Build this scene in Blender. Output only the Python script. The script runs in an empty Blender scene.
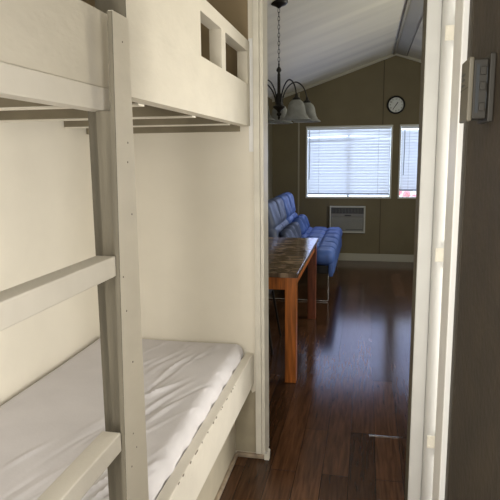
import bpy, bmesh, math, random
from mathutils import Vector, Matrix
random.seed(7)
S = bpy.context.scene
COL = S.collection

# ------------------------------------------------------------------ materials
def mat(name, color, rough=.6, metal=0., var=.0, vscale=8., bump=0., bscale=60., spec=.5, stretch=(1,1,1), emit=None, es=0., color2=None, coat=0.):
    m = bpy.data.materials.new(name); m.use_nodes = True
    nt = m.node_tree; b = nt.nodes['Principled BSDF']
    b.inputs['Base Color'].default_value = (*color, 1)
    b.inputs['Roughness'].default_value = rough
    b.inputs['Metallic'].default_value = metal
    b.inputs['Specular IOR Level'].default_value = spec
    b.inputs['Coat Weight'].default_value = coat
    if emit:
        b.inputs['Emission Color'].default_value = (*emit, 1); b.inputs['Emission Strength'].default_value = es
    tc = nt.nodes.new('ShaderNodeTexCoord'); mp = nt.nodes.new('ShaderNodeMapping')
    mp.inputs['Scale'].default_value = stretch
    nt.links.new(tc.outputs['Object'], mp.inputs['Vector'])
    if var > 0 or color2:
        n = nt.nodes.new('ShaderNodeTexNoise'); n.inputs['Scale'].default_value = vscale
        n.inputs['Detail'].default_value = 4
        nt.links.new(mp.outputs[0], n.inputs['Vector'])
        r = nt.nodes.new('ShaderNodeValToRGB')
        c2 = color2 or tuple(min(1, c*(1+var)) for c in color)
        c1 = color if color2 else tuple(c*(1-var) for c in color)
        r.color_ramp.elements[0].position = .35; r.color_ramp.elements[1].position = .65
        r.color_ramp.elements[0].color = (*c1, 1); r.color_ramp.elements[1].color = (*c2, 1)
        nt.links.new(n.outputs['Fac'], r.inputs['Fac']); nt.links.new(r.outputs['Color'], b.inputs['Base Color'])
    if bump > 0:
        n = nt.nodes.new('ShaderNodeTexNoise'); n.inputs['Scale'].default_value = bscale; n.inputs['Detail'].default_value = 5
        nt.links.new(mp.outputs[0], n.inputs['Vector'])
        bp = nt.nodes.new('ShaderNodeBump'); bp.inputs['Strength'].default_value = bump; bp.inputs['Distance'].default_value = .004
        nt.links.new(n.outputs['Fac'], bp.inputs['Height']); nt.links.new(bp.outputs['Normal'], b.inputs['Normal'])
    return m

def floor_mat():
    m = bpy.data.materials.new('laminate_planks'); m.use_nodes = True
    nt = m.node_tree; L = nt.links.new; b = nt.nodes['Principled BSDF']
    tc = nt.nodes.new('ShaderNodeTexCoord')
    sw = nt.nodes.new('ShaderNodeMapping'); sw.inputs['Rotation'].default_value = (0,0,math.pi/2); sw.inputs['Location'].default_value=(.1,.05,0)
    L(tc.outputs['Object'], sw.inputs['Vector'])
    br = nt.nodes.new('ShaderNodeTexBrick'); br.offset = .37; br.offset_frequency = 2
    for k, v in (('Scale',1),('Mortar Size',.0016),('Mortar Smooth',.2),('Bias',0),('Brick Width',1.2),('Row Height',.125)):
        br.inputs[k].default_value = v
    br.inputs['Color1'].default_value = (.046,.022,.011,1); br.inputs['Color2'].default_value = (.105,.050,.025,1)
    br.inputs['Mortar'].default_value = (.008,.005,.003,1)
    L(sw.outputs[0], br.inputs['Vector'])
    mp = nt.nodes.new('ShaderNodeMapping'); mp.inputs['Scale'].default_value = (28,2.2,1)
    L(tc.outputs['Object'], mp.inputs['Vector'])
    n = nt.nodes.new('ShaderNodeTexNoise'); n.inputs['Scale'].default_value = 2.2; n.inputs['Detail'].default_value = 7; n.inputs['Distortion'].default_value=.6
    L(mp.outputs[0], n.inputs['Vector'])
    r = nt.nodes.new('ShaderNodeValToRGB'); r.color_ramp.elements[0].position=.32; r.color_ramp.elements[1].position=.7
    r.color_ramp.elements[0].color=(.62,.62,.62,1); r.color_ramp.elements[1].color=(1.35,1.3,1.25,1)
    L(n.outputs['Fac'], r.inputs['Fac'])
    mx = nt.nodes.new('ShaderNodeMix'); mx.data_type='RGBA'; mx.blend_type='MULTIPLY'; mx.inputs[0].default_value=1
    L(br.outputs['Color'], mx.inputs[6]); L(r.outputs['Color'], mx.inputs[7]); L(mx.outputs[2], b.inputs['Base Color'])
    b.inputs['Roughness'].default_value = .3; b.inputs['Specular IOR Level'].default_value=.3
    rr = nt.nodes.new('ShaderNodeMapRange'); rr.inputs['To Min'].default_value=.13; rr.inputs['To Max'].default_value=.18
    L(n.outputs['Fac'], rr.inputs['Value']); L(rr.outputs[0], b.inputs['Roughness'])
    bp = nt.nodes.new('ShaderNodeBump'); bp.inputs['Strength'].default_value=.25; bp.inputs['Distance'].default_value=.002
    bp.invert = True
    L(br.outputs['Fac'], bp.inputs['Height']); L(bp.outputs['Normal'], b.inputs['Normal'])
    return m

def marble_mat():
    m = bpy.data.materials.new('brown_marble'); m.use_nodes = True
    nt = m.node_tree; L = nt.links.new; b = nt.nodes['Principled BSDF']
    tc = nt.nodes.new('ShaderNodeTexCoord'); mp = nt.nodes.new('ShaderNodeMapping'); mp.inputs['Scale'].default_value=(4,9,1); mp.inputs['Rotation'].default_value=(0,0,.35)
    L(tc.outputs['Object'], mp.inputs['Vector'])
    n = nt.nodes.new('ShaderNodeTexNoise'); n.inputs['Scale'].default_value=1.6; n.inputs['Detail'].default_value=9; n.inputs['Distortion'].default_value=1.4
    L(mp.outputs[0], n.inputs['Vector'])
    r = nt.nodes.new('ShaderNodeValToRGB'); e=r.color_ramp.elements
    e[0].position=.34; e[0].color=(.05,.03,.02,1); e[1].position=.62; e[1].color=(.42,.31,.22,1)
    x=e.new(.5); x.color=(.19,.13,.085,1)
    L(n.outputs['Fac'], r.inputs['Fac']); L(r.outputs['Color'], b.inputs['Base Color'])
    b.inputs['Roughness'].default_value=.12
    return m

M = {
 'cream':  mat('cream_paint', (.80,.755,.655), .55, var=.02, vscale=5, bump=.15, bscale=35),
 'cream_board': mat('painted_board', (.67,.625,.53), .5, var=.03, vscale=7, bump=.3, bscale=26, stretch=(2,1,2)),
 'rail':   mat('painted_rail', (.72,.68,.60), .5, var=.03, vscale=9, bump=.3, bscale=30),
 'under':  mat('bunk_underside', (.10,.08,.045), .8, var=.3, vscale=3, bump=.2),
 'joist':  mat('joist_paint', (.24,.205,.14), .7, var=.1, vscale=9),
 'stud':   mat('stud_shade_tone', (.135,.12,.088), .7, var=.18, vscale=6, stretch=(6,6,.6), bump=.3, bscale=30),  # dark tone puts the shade of the studs' near-facing sides into the colour
 'brightwhite': mat('bright_white_trim', (.90,.90,.89), .4, var=.02),
 'white':  mat('white_trim', (.66,.665,.66), .4, var=.03, vscale=6, bump=.08),
 'casing': mat('cream_casing', (.70,.67,.59), .45, var=.06, vscale=10, bump=.2),
 'basefar': mat('far_baseboard', (.42,.41,.34), .5),
 'tan': mat('tan_wall', (.27,.205,.12), .7, var=.05, vscale=3),
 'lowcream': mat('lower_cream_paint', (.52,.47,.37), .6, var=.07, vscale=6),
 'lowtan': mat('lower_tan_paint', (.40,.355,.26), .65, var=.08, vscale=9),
 'dirtytrim': mat('worn_floor_trim', (.34,.27,.20), .6, var=.25, vscale=20),
 'patch':  mat('white_caulk', (.86,.86,.86), .5),
 'olive':  mat('olive_panelling', (.165,.140,.080), .75, var=.06, vscale=2.5, bump=.1, bscale=25),
 'ridge':  mat('ridge_batten', (.27,.255,.20), .6),
 'seam':   mat('panel_seam', (.085,.07,.042), .8),
 'batten': mat('panel_batten', (.34,.31,.23), .6),
 'ceil':   mat('ceiling_panel', (.66,.635,.52), .55, var=.10, vscale=1.6, stretch=(.25,2.0,.25), bump=.05, bscale=3),  # stretched colour variation paints in the light streaks across the ceiling
 'ceiltrim': mat('ceiling_trim', (.42,.41,.34), .6),
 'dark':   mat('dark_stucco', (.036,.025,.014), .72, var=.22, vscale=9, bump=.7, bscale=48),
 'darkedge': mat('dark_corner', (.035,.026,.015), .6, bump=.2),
 'floor':  floor_mat(), 'marble': marble_mat(),
 'wood':   mat('orange_wood', (.45,.135,.022), .38, var=.35, vscale=5, stretch=(10,10,.8)),
 'darkwood': mat('reddish_wood', (.20,.055,.022), .4, var=.3, vscale=5, stretch=(10,10,.8)),
 'sheet':  mat('white_sheet', (.66,.64,.665), .8, var=.03, vscale=6, bump=.1, bscale=90),
 'leather': mat('blue_leather', (.065,.135,.42), .6, var=.15, vscale=7, bump=.25, bscale=18, coat=.05),
 'leather2': mat('slate_leather', (.075,.10,.18), .55, var=.15, vscale=7, bump=.25, bscale=18, coat=.05),
 'black':  mat('black_metal', (.006,.006,.006), .45),
 'blackcloth': mat('black_vinyl', (.010,.010,.012), .6, bump=.3),
 'chrome': mat('chrome', (.55,.56,.58), .22, metal=1., var=.04),
 'acwhite': mat('ac_plastic', (.50,.51,.46), .5, var=.03),
 'acgrey': mat('ac_grey', (.20,.20,.185), .5, var=.04),
 'thermd2': mat('ac_louvre', (.33,.34,.31), .5, var=.03),
 'acdark': mat('ac_dark', (.012,.016,.02), .4),
 'therm':  mat('thermostat_plastic', (.125,.112,.082), .5, var=.04),
 'thermd': mat('thermostat_plate', (.020,.017,.012), .6, var=.08),
 'clockface': mat('clock_face', (.62,.66,.64), .5, var=.02),
 'screw':  mat('screw_head', (.16,.13,.10), .6),
 'headrail': mat('blind_headrail', (.55,.56,.54), .5, emit=(.8,.9,1.), es=.06),  # weak emission adds daylight glow to the headrail
 'slatdark': mat('bottom_rail_blue', (.22,.26,.36), .5, emit=(.5,.6,.9), es=.15),  # bluish backlight glow put into the bottom rail's material
 'winframe': mat('window_frame', (.62,.63,.58), .45, var=.02),
 'sky_card': mat('outdoor_haze', (.8,.85,.9), .9, emit=(.86,.93,1.), es=1.1, var=.02),
 'pink':   mat('pink_bloom', (.8,.35,.4), .8, emit=(1.,.42,.5), es=.55, var=.2, vscale=20),
 'leafwhite': mat('pale_foliage', (.7,.75,.7), .8, emit=(.8,.9,.9), es=.4, var=.2, vscale=20),
}
def glass_mat(name, col, rough, trans, alpha=1.):
    m = bpy.data.materials.new(name); m.use_nodes=True
    b = m.node_tree.nodes['Principled BSDF']
    b.inputs['Base Color'].default_value=(*col,1); b.inputs['Roughness'].default_value=rough
    b.inputs['Transmission Weight'].default_value=trans
    b.inputs['IOR'].default_value=1.3
    n = m.node_tree.nodes.new('ShaderNodeTexNoise'); n.inputs['Scale'].default_value=18; n.inputs['Distortion'].default_value=1.5
    r = m.node_tree.nodes.new('ShaderNodeValToRGB')
    r.color_ramp.elements[0].position=.35; r.color_ramp.elements[1].position=.65
    r.color_ramp.elements[0].color=(*[c*.75 for c in col],1); r.color_ramp.elements[1].color=(*col,1)
    tc = m.node_tree.nodes.new('ShaderNodeTexCoord')
    m.node_tree.links.new(tc.outputs['Object'], n.inputs['Vector'])
    m.node_tree.links.new(n.outputs['Fac'], r.inputs['Fac']); m.node_tree.links.new(r.outputs['Color'], b.inputs['Base Color'])
    return m
def slat_mat():
    m=bpy.data.materials.new('blind_slat'); m.use_nodes=True; nt=m.node_tree; L=nt.links.new
    for n in list(nt.nodes): nt.nodes.remove(n)
    o=nt.nodes.new('ShaderNodeOutputMaterial'); d=nt.nodes.new('ShaderNodeBsdfDiffuse'); t=nt.nodes.new('ShaderNodeBsdfTranslucent'); e=nt.nodes.new('ShaderNodeEmission')
    d.inputs[0].default_value=(.80,.82,.85,1); t.inputs[0].default_value=(.82,.84,.90,1); e.inputs[0].default_value=(.72,.84,1,1); e.inputs[1].default_value=.05  # slight emission adds to the backlit look of the slats
    mx=nt.nodes.new('ShaderNodeMixShader'); mx.inputs[0].default_value=.38; ad=nt.nodes.new('ShaderNodeAddShader')
    L(d.outputs[0],mx.inputs[1]); L(t.outputs[0],mx.inputs[2]); L(mx.outputs[0],ad.inputs[0]); L(e.outputs[0],ad.inputs[1]); L(ad.outputs[0],o.inputs[0])
    return m
def pane_mat():
    m=bpy.data.materials.new('window_glass'); m.use_nodes=True; nt=m.node_tree; L=nt.links.new
    for n in list(nt.nodes): nt.nodes.remove(n)
    o=nt.nodes.new('ShaderNodeOutputMaterial'); t=nt.nodes.new('ShaderNodeBsdfTransparent'); g=nt.nodes.new('ShaderNodeBsdfGlossy'); g.inputs['Roughness'].default_value=.03
    t.inputs[0].default_value=(.95,.97,.98,1); mx=nt.nodes.new('ShaderNodeMixShader'); mx.inputs[0].default_value=.07
    L(t.outputs[0],mx.inputs[1]); L(g.outputs[0],mx.inputs[2]); L(mx.outputs[0],o.inputs[0]); return m
M['slat']=slat_mat()
M['frost'] = glass_mat('frosted_glass', (.42,.44,.43), .5, .45)
M['pane'] = pane_mat()

# ------------------------------------------------------------------ mesh helpers
def box(bm, x0,x1,y0,y1,z0,z1, bev=0., seg=2):
    t = bmesh.new()
    bmesh.ops.create_cube(t, size=1)
    for v in t.verts:
        v.co = Vector(((x0+x1)/2+v.co.x*(x1-x0), (y0+y1)/2+v.co.y*(y1-y0), (z0+z1)/2+v.co.z*(z1-z0)))
    if bev > 0:
        bmesh.ops.bevel(t, geom=t.edges[:], offset=bev, segments=seg, affect='EDGES', profile=.6)
    merge(bm, t)
def merge(bm, t, mtx=None):
    if mtx is not None: bmesh.ops.transform(t, matrix=mtx, verts=t.verts[:])
    me = bpy.data.meshes.new('tmp'); t.to_mesh(me); t.free(); bm.from_mesh(me); bpy.data.meshes.remove(me)
def prism(bm, pts, axis, a, b):
    """polygon pts (2D) extruded along axis from a to b"""
    def P(u,v,w):
        return {'x':(w,u,v),'y':(u,w,v),'z':(u,v,w)}[axis]
    n=len(pts)
    v0=[bm.verts.new(P(u,v,a)) for u,v in pts]; v1=[bm.verts.new(P(u,v,b)) for u,v in pts]
    bm.faces.new(v0); bm.faces.new(v1[::-1])
    for i in range(n):
        j=(i+1)%n; bm.faces.new((v0[i],v1[i],v1[j],v0[j]))
    bmesh.ops.recalc_face_normals(bm, faces=bm.faces[:])
def tube(bm, pts, r, seg=10, close=False):
    pts=[Vector(p) for p in pts]; n=len(pts); rings=[]
    rr = r if isinstance(r,(list,tuple)) else [r]*n
    up=None
    for i,p in enumerate(pts):
        if close: d=pts[(i+1)%n]-pts[i-1]
        else: d=(pts[min(i+1,n-1)]-pts[max(i-1,0)])
        d.normalize()
        if up is None:
            up = Vector((0,0,1)) if abs(d.z)<.9 else Vector((1,0,0))
        u=(up-d*up.dot(d)).normalized(); w=d.cross(u); up=u
        rings.append([bm.verts.new(p+(u*math.cos(2*math.pi*k/seg)+w*math.sin(2*math.pi*k/seg))*rr[i]) for k in range(seg)])
    m = n if close else n-1
    for i in range(m):
        A,B=rings[i],rings[(i+1)%n]
        for k in range(seg):
            bm.faces.new((A[k],A[(k+1)%seg],B[(k+1)%seg],B[k]))
    if not close:
        bm.faces.new(rings[0][::-1]); bm.faces.new(rings[-1])
def lathe(bm, prof, seg=24, c=(0,0,0), mtx=None, cap=True):
    t=bmesh.new(); rings=[]
    for r,z in prof:
        rings.append([t.verts.new((r*math.cos(2*math.pi*k/seg), r*math.sin(2*math.pi*k/seg), z)) for k in range(seg)])
    for A,B in zip(rings,rings[1:]):
        for k in range(seg): t.faces.new((A[k],A[(k+1)%seg],B[(k+1)%seg],B[k]))
    if cap:
        t.faces.new(rings[0][::-1]); t.faces.new(rings[-1])
    bmesh.ops.recalc_face_normals(t, faces=t.faces[:])
    merge(bm, t, (mtx if mtx is not None else Matrix.Translation(Vector(c))))
def soft(bm, x0,x1,y0,y1,z0,z1, r, res, fn=None, mtx=None):
    """rounded box with a fine grid, displaced by fn(p, n)->Vector offset"""
    t=bmesh.new(); c=Vector(((x0+x1)/2,(y0+y1)/2,(z0+z1)/2)); h=Vector(((x1-x0)/2,(y1-y0)/2,(z1-z0)/2))
    for ax in range(3):
        a,b=(ax+1)%3,(ax+2)%3
        na=max(2,int(2*h[a]/res)); nb=max(2,int(2*h[b]/res))
        for s in (-1,1):
            g=[]
            for i in range(na+1):
                row=[]
                for j in range(nb+1):
                    q=Vector((0,0,0)); q[ax]=s*h[ax]
                    q[a]=-h[a]+2*h[a]*i/na; q[b]=-h[b]+2*h[b]*j/nb
                    inner=Vector([max(-(h[k]-r),min(h[k]-r,q[k])) for k in range(3)])
                    d=q-inner; nn=d.normalized() if d.length>1e-9 else Vector((0,0,0))
                    p=inner+nn*r
                    p=p+c
                    row.append(t.verts.new(p))
                g.append(row)
            for i in range(na):
                for j in range(nb):
                    f=(g[i][j],g[i+1][j],g[i+1][j+1],g[i][j+1])
                    t.faces.new(f if s>0 else f[::-1])
    bmesh.ops.remove_doubles(t, verts=t.verts[:], dist=1e-5)
    t.normal_update()
    if fn:
        off=[(v,fn(v.co.copy(),v.normal.copy())) for v in t.verts]
        for v,o in off: v.co+=o
    merge(bm,t,mtx)
def obj(name, bm, m, parent=None, smooth=False):
    bmesh.ops.recalc_face_normals(bm, faces=bm.faces[:])
    me=bpy.data.meshes.new(name); bm.to_mesh(me); bm.free()
    me.materials.append(M[m] if isinstance(m,str) else m)
    if smooth:
        for p in me.polygons: p.use_smooth=True
        try: me.set_sharp_from_angle(angle=math.radians(50))
        except Exception: pass
    o=bpy.data.objects.new(name, me); COL.objects.link(o)
    if parent: o.parent=parent
    return o
def bobj(name, dims, m, parent=None, bev=0., **k):
    bm=bmesh.new(); box(bm,*dims,bev=bev); return obj(name,bm,m,parent,**k)
def thing(name, label, cat, loc=(0,0,0), rz=0, group=None):
    o=bpy.data.objects.new(name,None); o.empty_display_size=.05; COL.objects.link(o); o.location=loc; o.rotation_euler=(0,0,rz)
    return tag(o,label,cat,group)
def tag(o,label,cat,group=None):
    o['label']=label; o['category']=cat
    if group: o['group']=group
    return o
def struct(o,label=None,cat=None):
    o['kind']='structure'
    if label: o['label']=label
    if cat: o['category']=cat
    return o
def dup(root, loc, rz, label=None):
    r=root.copy(); COL.objects.link(r); r.location=loc; r.rotation_euler=(0,0,rz)
    if label: r['label']=label
    for ch in list(root.children):
        c=ch.copy(); COL.objects.link(c); c.parent=r
        for g in ch.children:
            d=g.copy(); COL.objects.link(d); d.parent=c
    return r

# ------------------------------------------------------------------ setting
XL=-1.33; XR=2.05; YB=-1.6; YF=8.15; RX=.349; RZ=2.85; EZ=2.285
def cz(x): return RZ-(RZ-EZ)*abs(x-RX)/(RX-XL)
struct(bobj('floor',(XL-.15,XR+.15,YB-.15,YF+.15,-.1,0),'floor'),'dark brown laminate plank floor with a satin sheen running down the hall','floor')
# left side wall of the trailer
struct(bobj('wall_left',(XL-.1,XL,YB-.1,2.62,0,EZ+.02),'cream'),'cream side wall behind the bunk bed','wall')
struct(bobj('wall_left_far',(XL-.1,XL,2.62,YF+.1,0,EZ+.02),'olive'),'olive brown side wall of the far room behind the blue sofa','wall')
# vaulted ceiling, two slopes joined at the ridge
bm=bmesh.new()
prism(bm,[(XL-.1,cz(XL-.1)),(RX,RZ),(XR+.1,cz(XR+.1)),(XR+.1,cz(XR+.1)+.08),(RX,RZ+.08),(XL-.1,cz(XL-.1)+.08)],'y',YB-.1,YF+.1)
struct(obj('ceiling',bm,'ceil'),'pale grey green vaulted ceiling with a central ridge','ceiling')
# ridge battens
sl=(RZ-EZ)/(RX-XL)
def on_ceiling_strip(name, xa, xb, th, m):
    bm=bmesh.new()
    prism(bm,[(xa,cz(xa)),(xb,cz(xb)),(xb,cz(xb)-th),(xa,cz(xa)-th)],'y',2.8,YF-.001)
    return struct(obj(name,bm,m))
on_ceiling_strip('trim_1',RX-.035,RX-.005,.022,'ridge')
on_ceiling_strip('trim_2',RX+.002,RX+.12,.012,'ceiltrim')
on_ceiling_strip('trim_3',RX+.135,RX+.145,.012,'ridge')
# far wall, with openings for the two windows (built of pieces in one mesh)
W1=(-.853,.342,.895,1.905); W2=(.432,1.25,.895,1.905)
bm=bmesh.new()
def wallpiece(x0,x1,z0,z1): box(bm,x0,x1,YF,YF+.12,z0,z1)
wallpiece(XL-.1,XR+.1,0,W1[2])
wallpiece(XL-.1,W1[0],W1[2],W1[3]); wallpiece(W1[1],W2[0],W1[2],W1[3]); wallpiece(W2[1],XR+.1,W1[2],W1[3])
prism(bm,[(XL-.1,W1[3]),(XR+.1,W1[3]),(XR+.1,cz(XR+.1)+.03),(RX,RZ+.03),(XL-.1,cz(XL-.1)+.03)],'y',YF,YF+.12)
struct(obj('wall_far',bm,'olive'),'olive brown panelled gable wall with windows and clock','wall')
struct(bobj('wall_right_far',(XR,XR+.1,2.7,YF+.1,0,cz(XR)+.02),'olive'))
struct(bobj('baseboard_far',(XL,XR,YF-.018,YF-.001,0,.105),'basefar',bev=.003),'pale baseboard along the foot of the olive gable wall','baseboard')
struct(bobj('baseboard_left_far',(XL+.001,XL+.018,2.75,YF-.02,0,.105),'ceiltrim',bev=.003))
struct(bobj('trim_4',(-.966,-.944,YF-.006,YF-.0005,.106,cz(-.955)-.045),'batten'),'pale vertical batten left of the wide window','trim')
struct(bobj('trim_5',(.197,.209,YF-.004,YF-.0005,.106,.894),'seam'))
struct(bobj('trim_6',(.197,.209,YF-.004,YF-.0005,1.906,cz(.2)-.04),'seam'))
# crown strip where the gable wall meets the ceiling
bm=bmesh.new()
for a,b in ((XL,RX),(RX,XR)):
    prism(bm,[(a,cz(a)),(b,cz(b)),(b,cz(b)-.035),(a,cz(a)-.035)],'y',YF-.03,YF-.0005)
struct(obj('trim_7',bm,'ceiltrim'),'thin crown strip between gable wall and ceiling','trim')

# dividing wall with the open doorway
bm=bmesh.new()
def pw(x0,x1,z0=0,y0=2.6,y1=2.7):
    prism(bm,[(x0,z0),(x1,z0),(x1,cz(x1)+.02)]+([(RX,RZ+.02)] if x0<RX<x1 else [])+[(x0,cz(x0)+.02)],'y',y0,y1)
pw(XL,-.482); pw(-.482,.30,2.26)
struct(obj('wall_divider',bm,'cream'),'cream partition wall at the foot of the bunk with a doorway','wall')
struct(bobj('baseboard_bunk',(-.615,-.470,2.578,2.5995,0,.022),'dirtytrim',bev=.006))
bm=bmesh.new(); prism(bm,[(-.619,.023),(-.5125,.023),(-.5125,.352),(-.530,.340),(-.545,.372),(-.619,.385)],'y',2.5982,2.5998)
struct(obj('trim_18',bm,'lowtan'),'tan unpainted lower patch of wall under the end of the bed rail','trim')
# left casing and jamb
struct(bobj('trim_8',(-.512,-.4825,2.584,2.5995,.023,2.255),'casing',bev=.003),'cream door casing at the end of the bunk wall','trim')
struct(bobj('trim_9',(-.4815,-.4655,2.588,2.71,.004,2.255),'casing',bev=.002))
struct(bobj('trim_10',(-.534,-.514,2.596,2.5995,1.52,2.02),'patch',bev=.001),'bright white caulk strip between upper bunk and door casing','trim')
# chipped foot of the casing
bm=bmesh.new()
prism(bm,[(-.468,.0),(-.444,.0),(-.441,.045),(-.450,.055),(-.456,.03),(-.468,.035)],'y',2.575,2.60)
struct(obj('trim_11',bm,'casing'),'chipped white end of the floor trim at the door casing','trim')
# brown painted walls above the upper bunk
struct(bobj('wall_left_upper',(XL+.0005,XL+.004,YB,2.599,1.70,cz(XL)),'tan'),'tan brown upper wall above the top bunk','wall')
bm=bmesh.new(); prism(bm,[(XL+.005,1.70),(-.5345,1.70),(-.5345,cz(-.5345)),(XL+.005,cz(XL+.005))],'y',2.5955,2.5995)
struct(obj('wall_end_upper',bm,'tan'),'tan brown end wall above the top bunk','wall')
# right side of the doorway: wall, jamb, casing, moulding
RY=2.25
bm=bmesh.new(); pw(.206,XR,0,RY+.001,RY+.13)
struct(obj('wall_divider_right',bm,'cream'),'cream partition wall right of the doorway','wall')
struct(bobj('trim_12',(.199,.2055,RY-.003,RY+.135,0,2.5),'stud'))
struct(bobj('trim_13',(.200,.2515,RY-.016,RY,0,2.5),'white',bev=.003),'flat white door casing on the right of the doorway','trim')
bm=bmesh.new(); q=RY
prism(bm,[(.2525,q),(.2525,q-.026),(.258,q-.038),(.270,q-.044),(.292,q-.044),(.302,q-.038),(.306,q-.024),(.306,q)],'z',0,2.5)
jamb=struct(obj('trim_14',bm,'white',smooth=True),'rounded white door post carrying three painted hinges','trim')
for zc in (1.925,1.125,.365):
    h=bobj('hinge',(.262,.301,q-.0475,q-.044,zc-.026,zc+.026),'casing',jamb,bev=.001)
    bm=bmesh.new()
    lathe(bm,[(.0045,zc-.05)]+[(r,zc-.05+.02*k+dz) for k in range(5) for r,dz in ((.0055,.001),(.0055,.018),(.0042,.019),(.0042,.020))],12,(.3055,q-.047,0))
    obj('hinge_knuckle',bm,'white',h,smooth=True)
    for sx,sz in ((.270,.017),(.290,.017),(.270,-.017),(.290,-.017)):
        bm=bmesh.new(); lathe(bm,[(.0032,0),(.0025,.001)],10,mtx=Matrix.Translation((sx,q-.0475,zc+sz))@Matrix.Rotation(math.pi/2,4,'X'))
        obj('hinge_screw',bm,'casing',h)
# near right wall, dark textured, ending in a doorway to a bright side room
NX=.215
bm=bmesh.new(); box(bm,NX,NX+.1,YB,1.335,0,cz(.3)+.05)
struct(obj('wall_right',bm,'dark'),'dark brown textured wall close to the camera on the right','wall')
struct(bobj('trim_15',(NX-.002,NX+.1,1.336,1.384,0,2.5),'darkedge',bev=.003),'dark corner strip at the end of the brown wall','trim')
struct(bobj('trim_17',(.200,NX+.1,1.385,1.512,0,2.5),'brightwhite',bev=.004),'bright white casing at the end of the brown wall','trim')
struct(bobj('wall_side_room_near',(NX+.101,1.5,1.30,1.38,0,2.55),'white'))
struct(bobj('wall_side_room_end',(1.5,1.6,1.30,RY,0,2.5),'white'))
struct(bobj('wall_near',(XL-.1,NX+.1,YB-.1,YB,0,RZ),'cream'))
struct(bobj('wall_right_outer',(XR,XR+.1,YB-.1,2.7,0,cz(XR)+.02),'cream'))

# thin pale strip on the floor just past the doorway
struct(bobj('trim_16',(.045,.205,2.925,2.932,.0005,.004),'chrome'),'thin silvery strip lying in the floor past the doorway','trim')

# ------------------------------------------------------------------ windows and blinds
def window(n,W,label):
    x0,x1,z0,z1=W
    bm=bmesh.new(); t=.022
    for a in ((x0,x1,z1-t,z1),(x0,x1,z0,z0+t),(x0,x0+t,z0+t,z1-t),(x1-t,x1,z0+t,z1-t)):
        box(bm,a[0],a[1],YF-.012,YF+.09,a[2],a[3],bev=.003)
    o=struct(obj('window_%d'%n,bm,'winframe'),label,'window')
    bobj('pane',(x0+t,x1-t,YF+.06,YF+.066,z0+t,z1-t),'pane',o)
    bobj('sash_bar',((x0+x1)/2-.015,(x0+x1)/2+.015,YF+.05,YF+.075,z0+t,z1-t),'winframe',o)
window(1,W1,'wide white framed window covered by horizontal blinds')
window(2,W2,'second white framed window, right of the wide one, partly hidden by the door casing')
def blind(W,label,wand_x,wand_len,gap,tiltfun):
    x0,x1,z0,z1=W; x0+=.026;x1-=.026
    w=x1-x0
    t=thing('window_blind',label,'blind',((x0+x1)/2,YF+.022,z0+.023),0,'white venetian blinds')
    H=z1-z0-.046
    hr=bobj('headrail',(-w/2,w/2,-.016,.016,H-.028,H-.001),'headrail',t,bev=.002)
    bm=bmesh.new(); z=gap+.03; k=0
    pitch=.0405
    while z<H-.045:
        dz=tiltfun(k,z,H)
        q=bmesh.new(); a=math.radians(64)
        n=10
        rows=[]
        for i in range(n+1):
            x=-w/2+w*i/n
            zz=z+dz[0]+(dz[1]-dz[0])*i/n + dz[2]*math.sin(math.pi*i/n)
            rows.append([q.verts.new((x,-.5*.072*math.cos(a),zz+.5*.072*math.sin(a)*-1)),
                         q.verts.new((x,-.004,zz)),
                         q.verts.new((x,.5*.072*math.cos(a),zz+.5*.072*math.sin(a)))])
        for A,B in zip(rows,rows[1:]):
            for j in range(2): q.faces.new((A[j],B[j],B[j+1],A[j+1]))
        merge(bm,q); z+=pitch; k+=1
    obj('slats',bm,'slat',t)
    bobj('bottom_rail',(-w/2,w/2,-.014,.014,gap,gap+.022),'slatdark',t,bev=.003)
    bm=bmesh.new(); xw=wand_x-(x0+x1)/2
    tube(bm,[(xw,-.026,H-.03),(xw+.003,-.026,H-.3),(xw-.002,-.026,H-wand_len)],.0045,8)
    obj('tilt_wand',bm,'acgrey',t,smooth=True)
    for xx in (-w*.36,w*.36):
        bm=bmesh.new(); tube(bm,[(xx,-.0245,H-.03),(xx,-.0245,gap+.02)],.0016,6)
        obj('lift_cord',bm,'acwhite',t)
    return t
def tf1(k,z,H):
    if z>H-.16 and z<H-.12: return (-.035,.018,-.01)
    if z>H-.10: return (.0,.006,.010)
    return (random.uniform(-.002,.002),random.uniform(-.002,.002),0)
blind(W1,'wide white horizontal blind with crooked top slats above the air conditioner',-.80,.72,.03,tf1)
blind(W2,'narrow looking white blind right of the wide one with dark cord, raised off the sill',.50,.66,.085,lambda k,z,H:(random.uniform(-.002,.002),random.uniform(-.002,.002),0))
# what shows under the raised blind
def blob(bm,c,r,seed):
    rnd=random.Random(seed); t=bmesh.new(); bmesh.ops.create_icosphere(t,subdivisions=3,radius=r)
    for v in t.verts: v.co*=1+rnd.uniform(-.12,.16)
    merge(bm,t,Matrix.Translation(c))
o=thing('flowering_shrub','pink blossoming bush outside, glimpsed under the raised narrow blind','shrub',(.62,8.6,0))
bm=bmesh.new()
for k in range(14): blob(bm,(random.uniform(-.35,.5),random.uniform(-.12,.12),random.uniform(.55,.93)),.10,k)
obj('foliage',bm,'leafwhite',o)
bm=bmesh.new()
for k in range(22): blob(bm,(random.uniform(-.22,.3),random.uniform(-.2,-.08),random.uniform(.80,.97)),.05,40+k)
obj('blossom',bm,'pink',o)
bm=bmesh.new(); tube(bm,[(0,0,0),(.03,0,.3),(-.02,0,.6)],[.03,.025,.02]); obj('stem',bm,'wood',o)
struct(bobj('ground_outside',(XL,XR+1,YF+.16,YF+3,-.05,0),'leafwhite'))

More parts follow.
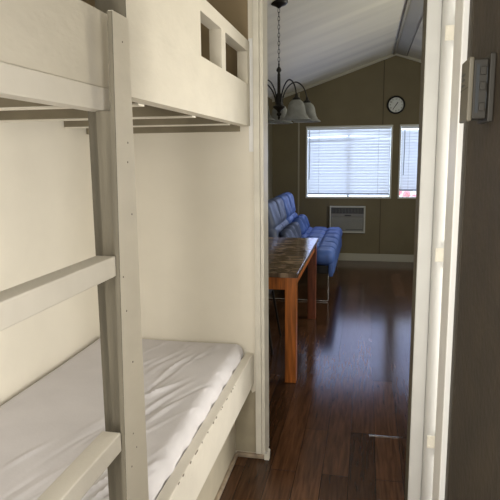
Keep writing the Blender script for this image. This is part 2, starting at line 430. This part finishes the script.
# ------------------------------------------------------------------ air conditioner
ac=thing('air_conditioner','white through wall air conditioner below the wide window','air conditioner',(-.252,YF,.408))
w=.249
bm=bmesh.new()
for a in ((-w,w,.360,.378),(-w,w,0,.022),(-w,-w+.018,.022,.360),(w-.022,w,.022,.360)): box(bm,a[0],a[1],-.06,-.0005,a[2],a[3],bev=.004)
obj('trim_frame',bm,'acwhite',ac)
bobj('casing',(-w+.018,w-.022,-.045,-.0006,.022,.360),'acgrey',ac)
bm=bmesh.new(); box(bm,-w+.02,w-.024,-.05,-.0455,.275,.357)
obj('air_outlet',bm,'acdark',ac)
bm=bmesh.new()
for k in range(22):
    x=-w+.035+k*.0205; box(bm,x,x+.003,-.054,-.0502,.28,.352)
obj('outlet_vane',bm,'acgrey',ac)
bobj('control_panel',(-w+.02,w-.024,-.056,-.0455,.232,.272),'acgrey',ac,bev=.002)
bobj('display',(-.04,.05,-.0585,-.0562,.240,.258),'acdark',ac)
bm=bmesh.new()
for k in range(13):
    z=.036+k*.0145; box(bm,-w+.03,w-.034,-.056,-.0455,z,z+.007,bev=.002)
obj('intake_grille',bm,'thermd2',ac)
bobj('lower_slot',(-.02,w-.036,-.0572,-.0562,.046,.054),'acdark',ac)

# ------------------------------------------------------------------ clock
ck=thing('wall_clock','round wall clock with black rim on the olive gable wall','clock',(.371,YF,2.168))
RT=Matrix.Rotation(math.pi/2,4,'X')
bm=bmesh.new(); lathe(bm,[(.100,.0),(.118,.004),(.121,.02),(.115,.032),(.104,.036),(.099,.028),(.099,.008)],48,mtx=RT,cap=False)
obj('rim',bm,'black',ck,smooth=True)
bm=bmesh.new(); lathe(bm,[(.101,.001),(.101,.012),(.0,.0125)],48,mtx=RT,cap=False); obj('dial',bm,'clockface',ck)
NUM=['12','1','2','3','4','5','6','7','8','9','10','11']
dpg=None
def glyph(txt,size):
    cu=bpy.data.curves.new('t','FONT'); cu.body=txt; cu.size=size; cu.align_x='CENTER'; cu.align_y='CENTER'; cu.extrude=.0006
    o=bpy.data.objects.new('t',cu); COL.objects.link(o)
    bpy.context.view_layer.update()
    me=bpy.data.meshes.new_from_object(o.evaluated_get(bpy.context.evaluated_depsgraph_get()))
    bpy.data.objects.remove(o); bpy.data.curves.remove(cu); return me
for i,n in enumerate(NUM):
    bm=bmesh.new(); a=math.radians(90-30*i); me=glyph(n,.030); t=bmesh.new(); t.from_mesh(me); bpy.data.meshes.remove(me)
    merge(bm,t,Matrix.Translation((.078*math.cos(a),-.0145,.078*math.sin(a)))@RT)
    obj('numeral',bm,'black',ck)
def hand(name,L,wd,deg,y):
    t=bmesh.new(); box(t,-wd,wd,y-.001,y,-.015,L); bmesh.ops.transform(t,matrix=Matrix.Rotation(math.radians(deg),4,'Y'),verts=t.verts[:]); return obj(name,t,'black',ck)
hand('hour_hand',.045,.005,35,-.017); hand('minute_hand',.066,.0035,215,-.020)

# ------------------------------------------------------------------ bunk bed
bk=thing('bunk_bed','cream painted built-in wooden bunk bed with ladder along the left wall','bunk bed',(-.93,1.55,0))
ox,oy=.93,-1.55
def B(name,x0,x1,y0,y1,z0,z1,m,parent=None,bev=.002):
    return bobj(name,(x0+ox,x1+ox,y0+oy,y1+oy,z0,z1),m,parent or bk,bev=bev)
BY0=.30; BY1=2.5985; XI=XL+.002
XG=-.528
# lower bunk
B('bed_rail',-.562,-.522,BY0,BY1,.388,.549,'rail',bev=.004)
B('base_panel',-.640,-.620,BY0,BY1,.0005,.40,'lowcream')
B('base_trim',-.6195,-.603,BY0,2.577,.0005,.020,'dirtytrim',bev=.005)
B('mattress_board',XI,-.563,BY0,BY1,.405,.43,'joist')
# paint chips along the rail top
rc=random.Random(3)
for k in range(16):
    y=1.45+rc.random()*.85; sy=.004+rc.random()*.008; hgt=.002+rc.random()*.004
    t=bmesh.new(); bmesh.ops.create_icosphere(t,subdivisions=1,radius=1)
    bmesh.ops.transform(t,matrix=Matrix.Translation((-.5228+ox,y+oy,.5465))@Matrix.Diagonal((.0014,sy,hgt,1)),verts=t.verts[:])
    obj('paint_chip',t,'screw',bk)
# upper bunk: underside, joists, ledger
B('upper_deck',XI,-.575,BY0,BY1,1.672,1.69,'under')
for y in (.9,1.40,1.86,2.36): B('joist',XI,-.576,y,y+.04,1.636,1.6715,'joist'); B('joist_lit_edge',XI,-.576,y,y+.04,1.631,1.6358,'cream',bev=0)  # thin cream strips paint bounce light onto the joist bottoms
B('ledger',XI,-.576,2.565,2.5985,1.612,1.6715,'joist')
# guards
B('guard_panel',XG-.012,XG,BY0,1.150,1.640,1.790,'cream_board')
B('guard_cap',XG-.046,XG-.0125,BY0,1.150,1.672,1.790,'cream_board')
B('edge_board',XG-.036,XG+.004,BY0,1.150,1.594,1.6395,'rail',bev=.003)
# tall end guard with two square openings
OPN=[(1.820,2.088,1.818,1.955),(2.148,2.548,1.818,1.955)]
bm=bmesh.new()
def G(y0,y1,z0,z1): box(bm,XG-.046+ox,XG+ox,y0+oy,y1+oy,z0,z1)
top=2.005; bot=1.636
BG=2.5945
G(1.238,OPN[0][0],bot,top); G(OPN[0][0],BG,bot,1.818); G(OPN[0][0],BG,1.957,top)
G(OPN[0][1],OPN[1][0],1.818,1.957); G(OPN[1][1],BG,1.818,1.957)
obj('end_guard',bm,'cream_board',bk)
B('guard_edge_shade',XG-.072,XG-.001,1.233,1.2375,1.672,2.005,'stud',bev=0)  # added dark sheet, paints the shade on the guard's near end
# ladder
ld=bpy.data.objects.new('ladder',None); COL.objects.link(ld); ld.parent=bk
def ladder_post(y0t,y0b,y1,top,parent=ld):
    bm=bmesh.new(); prism(bm,[(y0b+oy,.001),(y1+oy,.001),(y1+oy,top),(y0t+oy,top)],'x',-.4995+ox,-.490+ox)
    return obj('ladder_post',bm,'cream_board',ld)
ladder_post(1.080,1.006,1.156,1.782); ladder_post(.42,.40,.515,1.782)
bm=bmesh.new(); prism(bm,[(1.0055+oy,.001),(1.0085+oy-.003,.001),(1.0795+oy,1.78),(1.0765+oy,1.78)],'x',-.4995+ox,-.4901+ox); obj('post_edge_shade',bm,'stud',ld)  # dark strip painting shade onto the ladder post's near face
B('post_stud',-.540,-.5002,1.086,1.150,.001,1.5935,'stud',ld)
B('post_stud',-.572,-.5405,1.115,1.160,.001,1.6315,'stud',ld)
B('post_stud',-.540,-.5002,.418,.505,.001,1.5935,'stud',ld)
for zt,ye in ((1.302,1.0555),(.925,1.0395),(.50,1.022)): B('rung',-.540,-.497,.516,ye,zt-.042,zt,'rail',ld,bev=.003)
bm=bmesh.new()
for (y,z) in ((1.12,1.73),(1.125,1.53),(1.13,1.38),(1.072,1.255),(1.08,1.18),(1.10,1.06),(1.085,.90),(1.10,.86),(1.07,.83),(1.12,1.49)):
    bm=bmesh.new(); lathe(bm,[(.0022,0),(.0018,.0008)],10,mtx=Matrix.Translation((-.490+ox,y+oy,z))@Matrix.Rotation(math.pi/2,4,'Y'))
    obj('screw_head',bm,'screw',ld)

# ------------------------------------------------------------------ mattress with fitted sheet
mt=thing('mattress','bare mattress under a wrinkled white fitted sheet on the lower bunk','mattress',(-.95,1.5,.431))
rw=random.Random(11)
ridges=[]
def pt(px,py): return (px,py)
# creases fan out along the outer edge, running obliquely along the bed
for k in range(46):
    y=1.0+rw.random()*1.35; x=-.60-rw.random()*.30-(.1 if k%3==0 else 0); L=.10+rw.random()*.22; a=math.radians(62+rw.random()*20)
    ridges.append((x,y,math.cos(a),math.sin(a),L,.006+rw.random()*.006,(.005+rw.random()*.007)*(1 if k%4 else -1)))
for k in range(9):
    x=-1.15+rw.random()*.5; ridges.append((x,2.50,.2*rw.random(),1.,.05,.012,.005))
for k in range(14):
    ridges.append((-1.2+rw.random()*.4,.9+rw.random()*1.4,rw.random(),.8,.12,.02,.002*rw.choice((1,-1))))
def msh(p,n):
    X=p.x-.95; Y=p.y+1.5; o=Vector((0,0,0))
    if n.z>.15:
        z=0
        for (x,y,c,s,L,wd,h) in ridges:
            m=math.hypot(c,s); c_,s_=c/m,s/m
            dx,dy=X-x,Y-y; u=dx*c_+dy*s_; v=-dx*s_+dy*c_+.25*u*u
            if abs(u)<L*1.6 and abs(v)<wd*3: z+=h*(.45 if X<-.82 or Y<1.25 else .8)*math.exp(-(u/L)**2*2.2-(v/wd)**2)
        o.z+=z + .004*math.sin(X*7+Y*3)*math.sin(Y*4)
    if n.x>.4:
        o.x+=.003*math.sin(Y*34)+.002*math.sin(Y*71+1)
    return o
bm=bmesh.new()
soft(bm,-.375,.386,-1.18,1.093,0,.172,.045,.0075,msh)
obj('fitted_sheet',bm,'sheet',mt,smooth=True)

# ------------------------------------------------------------------ thermostat
th=thing('thermostat','beige box thermostat with side slots on the dark brown wall','thermostat',(NX,1.13,1.612))
bobj('wall_plate',(-.010,-.0005,-.052,.047,-.056,.060),'thermd',th,bev=.002)
bobj('base',(-.034,-.0105,-.0405,.038,-.050,.052),'thermd',th,bev=.002)
bm=bmesh.new()
box(bm,-.043,-.0345,-.044,.041,-.054,.056,bev=.0025)
obj('cover',bm,'therm',th)
bm=bmesh.new()
for k in range(3): box(bm,-.0436,-.0431,-.004+.0,.030,.030-.0095*k,.033-.0095*k)
obj('vent_slot',bm,'acdark',th)
bobj('cover_groove',(-.0434,-.0431,-.042,.040,.004,.005),'thermd',th)
bobj('side_slot',(-.0300,-.0245,-.0415,-.0406,-.040,.044),'acdark',th)
for z in (-.03,.006,.032): bobj('lever',(-.0235,-.0135,-.0450,-.0406,z-.007,z+.007),'thermd',th,bev=.001)
for z in (-.018,.024): bobj('side_slot',(-.0125,-.0112,-.0415,-.0406,z-.014,z+.014),'acdark',th)

# ------------------------------------------------------------------ dining table
T0=(-.852,4.36); tw,tl=.432,.81
tb=thing('dining_table','brown marble look dining table with orange wood legs past the doorway','table',(T0[0],T0[1],0))
bm=bmesh.new(); box(bm,-tw,tw,-tl,tl,.720,.750,bev=.004); obj('tabletop',bm,'marble',tb)
bm=bmesh.new()
box(bm,-tw+.03,tw-.03,-tl+.028,-tl+.05,.635,.7195); box(bm,-tw+.03,tw-.03,tl-.05,tl-.028,.635,.7195)
box(bm,-tw+.028,-tw+.05,-tl+.05,tl-.05,.635,.7195); box(bm,tw-.05,tw-.028,-tl+.05,tl-.05,.635,.7195)
obj('apron',bm,'wood',tb)
for sx in (-1,1):
    for sy in (-1,1):
        bm=bmesh.new(); a=sx*(tw-.051); b=sy*(tl-.051)
        if sx>0 and sy<0: a=tw-.047
        box(bm,a-.037,a+.037,b-.037,b+.037,0.0,.7195,bev=.004)
        obj('leg',bm,'wood' if sy<0 else 'darkwood',tb)

# ------------------------------------------------------------------ dining chair, tucked under the table from the wall side
ch=thing('dining_chair','black metal dining chair tucked under the left side of the table','chair',(-.93,4.30,0))
bm=bmesh.new(); soft(bm,-.20,.22,-.20,.20,.43,.49,.025,.03,lambda p,n:Vector((0,0,.008*(1-(p.x/.2)**2)*(1-(p.y/.2)**2) if n.z>.3 else 0)))
obj('seat',bm,'blackcloth',ch,smooth=True)
for (x,y,fx,fy) in ((.19,-.17,.255,-.22),(.19,.17,.255,.22),(-.17,-.17,-.215,-.2),(-.17,.17,-.215,.2)):
    bm=bmesh.new(); tube(bm,[(fx,fy,0),(x,y,.44)],[.008,.011],10); obj('leg',bm,'black',ch,smooth=True)
bm=bmesh.new()
tube(bm,[(-.18,-.18,.44),(-.21,-.18,.70),(-.24,-.17,.93),(-.245,0,.95),(-.24,.17,.93),(-.21,.18,.70),(-.18,.18,.44)],.010,10); obj('back_frame',bm,'black',ch,smooth=True)
bm=bmesh.new(); soft(bm,-.245,-.215,-.165,.165,.62,.90,.012,.03); obj('backrest',bm,'blackcloth',ch,smooth=True)

# ------------------------------------------------------------------ sofa
SX0,SX1,SY0,SY1=-1.30,-.30,5.68,7.72
sf=thing('sofa','tufted blue leather armless futon sofa on chrome legs below the left wall','sofa',((SX0+SX1)/2,(SY0+SY1)/2,0))
cx,cy=(SX0+SX1)/2,(SY0+SY1)/2
def tuft(xs,ys,dep,wd,axis='z'):
    def fn(p,n):
        o=Vector((0,0,0))
        if axis=='z' and n.z<.2: return o
        u,v=p.x,p.y
        h=0
        for y in ys: h-=dep*math.exp(-((v-y)/wd)**2)
        for x in xs: h-=dep*.7*math.exp(-((u-x)/wd)**2)
        h+=.006*math.sin(u*17+v*9)*math.sin(v*13)
        o.z=h; return o
    return fn
bm=bmesh.new()
ys=[-.68,-.34,0.0,.34,.68]
soft(bm,-.05,SX1-cx,SY0-cy,SY1-cy,.385,.545,.07,.022,tuft([.1,.3],ys,.028,.022))
obj('seat_cushion',bm,'leather',sf,smooth=True)
bm=bmesh.new(); box(bm,-.30,.44,SY0-cy+.04,SY1-cy-.04,.30,.386,bev=.01); obj('base',bm,'blackcloth',sf)
bm=bmesh.new(); soft(bm,.44,.49,SY0-cy+.03,SY1-cy-.03,.27,.42,.02,.03,lambda p,n:n*.006*math.sin(p.y*23)); obj('front_skirt',bm,'leather',sf,smooth=True)
def back(y0,y1,m):
    bm=bmesh.new(); W=y1-y0
    def fn(p,n):
        o=Vector((0,0,0))
        if n.x>.1:
            v=p.y/W
            h=-.030*math.exp(-((p.y)/.018)**2)
            h-=.020*math.exp(-((p.z-.22)/.018)**2)
            h+=.010*math.cos(v*2*math.pi)*0
            h+=.006*math.sin(p.y*21)*math.sin(p.z*19)
            o.x=h
        return o
    R=Matrix.Translation((-.125,(y0+y1)/2,.53))@Matrix.Rotation(math.radians(-15),4,'Y')
    soft(bm,-.085,.085,-W/2,W/2,-.02,.505,.075,.02,fn,R)
    return obj('back_cushion',bm,m,sf,smooth=True)
back(SY0-cy+.0,-.03,'leather2'); back(.0,SY1-cy-.15,'leather')
# slouched lumbar rolls in front of the back cushions
for (y0,y1,m) in ((SY0-cy+.03,-.09,'leather2'),(.03,SY1-cy-.22,'leather')):
    bm=bmesh.new(); W=y1-y0; rr=random.Random(int(y0*100))
    ph=[rr.random()*6 for _ in range(4)]
    def fn(p,n): return n*(.012*math.sin(p.y*26+ph[0]+p.z*14)+.008*math.sin(p.y*47+ph[1]))
    R=Matrix.Translation((.0,(y0+y1)/2,.635))@Matrix.Rotation(math.radians(-22),4,'Y')
    soft(bm,-.05,.055,-W/2,W/2,-.095,.095,.045,.018,fn,R)
    obj('lumbar_pillow',bm,m,sf,smooth=True)
# chrome sled legs
for y in (SY0-cy+.07,SY1-cy-.07):
    bm=bmesh.new()
    tube(bm,[(-.32,y,.32),(-.32,y,.02),(-.31,y,.009),(.43,y,.009),(.44,y,.02),(.44,y,.32)],.009,10)
    obj('leg',bm,'chrome',sf,smooth=True)

# ------------------------------------------------------------------ chandelier
HX,HY=-.608,4.0
cd=thing('chandelier','black five arm chandelier with frosted bell shades hanging on a chain','chandelier',(HX,HY,0))
zc=cz(HX)
bm=bmesh.new(); lathe(bm,[(.06,zc+.02),(.062,zc-.006),(.05,zc-.02),(.02,zc-.032),(.008,zc-.042)],28); obj('canopy',bm,'black',cd,smooth=True)
bm=bmesh.new(); z=zc-.045; k=0
while z>2.13:
    pts=[]
    for i in range(14):
        a=2*math.pi*i/14; u=.0085*math.cos(a); v=.017*math.sin(a)
        pts.append((u*.8,0,z-.012+v) if k%2==0 else (0,u*.8,z-.012+v))
    tube(bm,pts,.0018,6,close=True); z-=.0265; k+=1
obj('chain',bm,'black',cd,smooth=True)
bm=bmesh.new()
lathe(bm,[(.003,2.135),(.006,2.12),(.005,2.105),(.016,2.09),(.018,2.078),(.008,2.065),(.011,2.05),(.011,1.93),(.024,1.915),(.027,1.90),(.024,1.885),(.024,1.85),(.040,1.842),(.042,1.832),(.03,1.822),(.016,1.812),(.010,1.80),(.017,1.79),(.017,1.782),(.007,1.772),(.010,1.762),(.003,1.748)],20)
obj('column',bm,'black',cd,smooth=True)
RA=.205
for k in range(5):
    a=math.radians(95+72*k+2); c,s=math.cos(a),math.sin(a)
    prof=[(.020,1.845),(.030,1.90),(.050,1.950),(.085,1.990),(.125,2.005),(.165,1.985),(.192,1.945),(.205,1.895)]
    # smooth the arc
    sm=[]
    for i in range(len(prof)-1):
        p0=prof[max(i-1,0)];p1=prof[i];p2=prof[i+1];p3=prof[min(i+2,len(prof)-1)]
        for q in range(4):
            t=q/4
            f=lambda A,B_,C,D:.5*((2*B_)+(-A+C)*t+(2*A-5*B_+4*C-D)*t*t+(-A+3*B_-3*C+D)*t**3)
            sm.append((f(p0[0],p1[0],p2[0],p3[0]),f(p0[1],p1[1],p2[1],p3[1])))
    sm.append(prof[-1])
    bm=bmesh.new(); tube(bm,[(r*c,r*s,z) for r,z in sm],.0048,8)
    arm=obj('arm',bm,'black',cd,smooth=True)
    bm=bmesh.new(); lathe(bm,[(.006,1.905),(.010,1.898),(.012,1.885),(.026,1.876),(.029,1.862),(.027,1.856)],18,(RA*c,RA*s,0)); obj('socket',bm,'black',arm,smooth=True)
    bm=bmesh.new()
    pr=[(.027,1.866),(.044,1.852),(.056,1.828),(.062,1.795),(.068,1.772),(.080,1.752),(.096,1.740),(.098,1.736)]
    inn=[(r-.0035,z-.0015) for r,z in pr[::-1]]
    lathe(bm,pr+inn,28,(RA*c,RA*s,0),cap=False)
    obj('lamp_shade',bm,'frost',cd,smooth=True)

# ------------------------------------------------------------------ lights
def area(name,loc,target,size,size_y,power,color):
    l=bpy.data.lights.new(name,'AREA'); l.shape='RECTANGLE'; l.size=size; l.size_y=size_y; l.energy=power; l.color=color
    o=bpy.data.objects.new(name,l); COL.objects.link(o); o.location=loc
    o.rotation_euler=(Vector(target)-Vector(loc)).to_track_quat('-Z','Y').to_euler(); return o
area('hall_fill',(-.32,-.5,1.40),(-.35,2.0,1.35),.35,1.1,24,(1.,.95,.86))  # added soft fill from behind the camera, no fixture modelled
area('side_room_window',(1.42,1.93,1.15),(-.9,1.95,.95),.5,1.3,25,(1.,.96,.88))
area('near_side_fill',(.19,.45,1.30),(-.6,1.0,1.25),.5,1.2,7,(1.,.95,.86))  # unseen fill added to brighten the aisle-facing sides of post and rungs
area('window_daylight_wide',(-.25,YF-.10,1.4),(-.25,4,.6),1.1,.95,3.5,(.40,.50,1.))
area('window_daylight_narrow',(.85,YF-.10,1.4),(.6,4,.6),.7,.95,2,(.40,.50,1.))
area('far_room_right_fill',(1.95,5.0,1.5),(-.8,5.0,1.7),1.6,.9,33,(1.,.95,.82))  # added warm fill for the far room; the right wall has no window

w=bpy.data.worlds.new('World'); S.world=w; w.use_nodes=True
w.node_tree.nodes['Background'].inputs['Color'].default_value=(.70,.80,1,1); w.node_tree.nodes['Background'].inputs['Strength'].default_value=3.6

# ------------------------------------------------------------------ camera
cam=bpy.data.cameras.new('camera'); co=bpy.data.objects.new('camera',cam); COL.objects.link(co)
cam.sensor_width=36; cam.lens=565/500*36; cam.clip_start=.02
r=Vector((.97973,.20008,-.00962)); dn=Vector((.02349,-.16246,-.98644)); fw=Vector((-.19893,.96622,-.16387))
up=-dn
co.matrix_world=Matrix(((r.x,up.x,-fw.x,0),(r.y,up.y,-fw.y,0),(r.z,up.z,-fw.z,1.5),(0,0,0,1)))
S.camera=co
S.view_settings.view_transform='Standard'; S.view_settings.look='None'; S.view_settings.exposure=.3
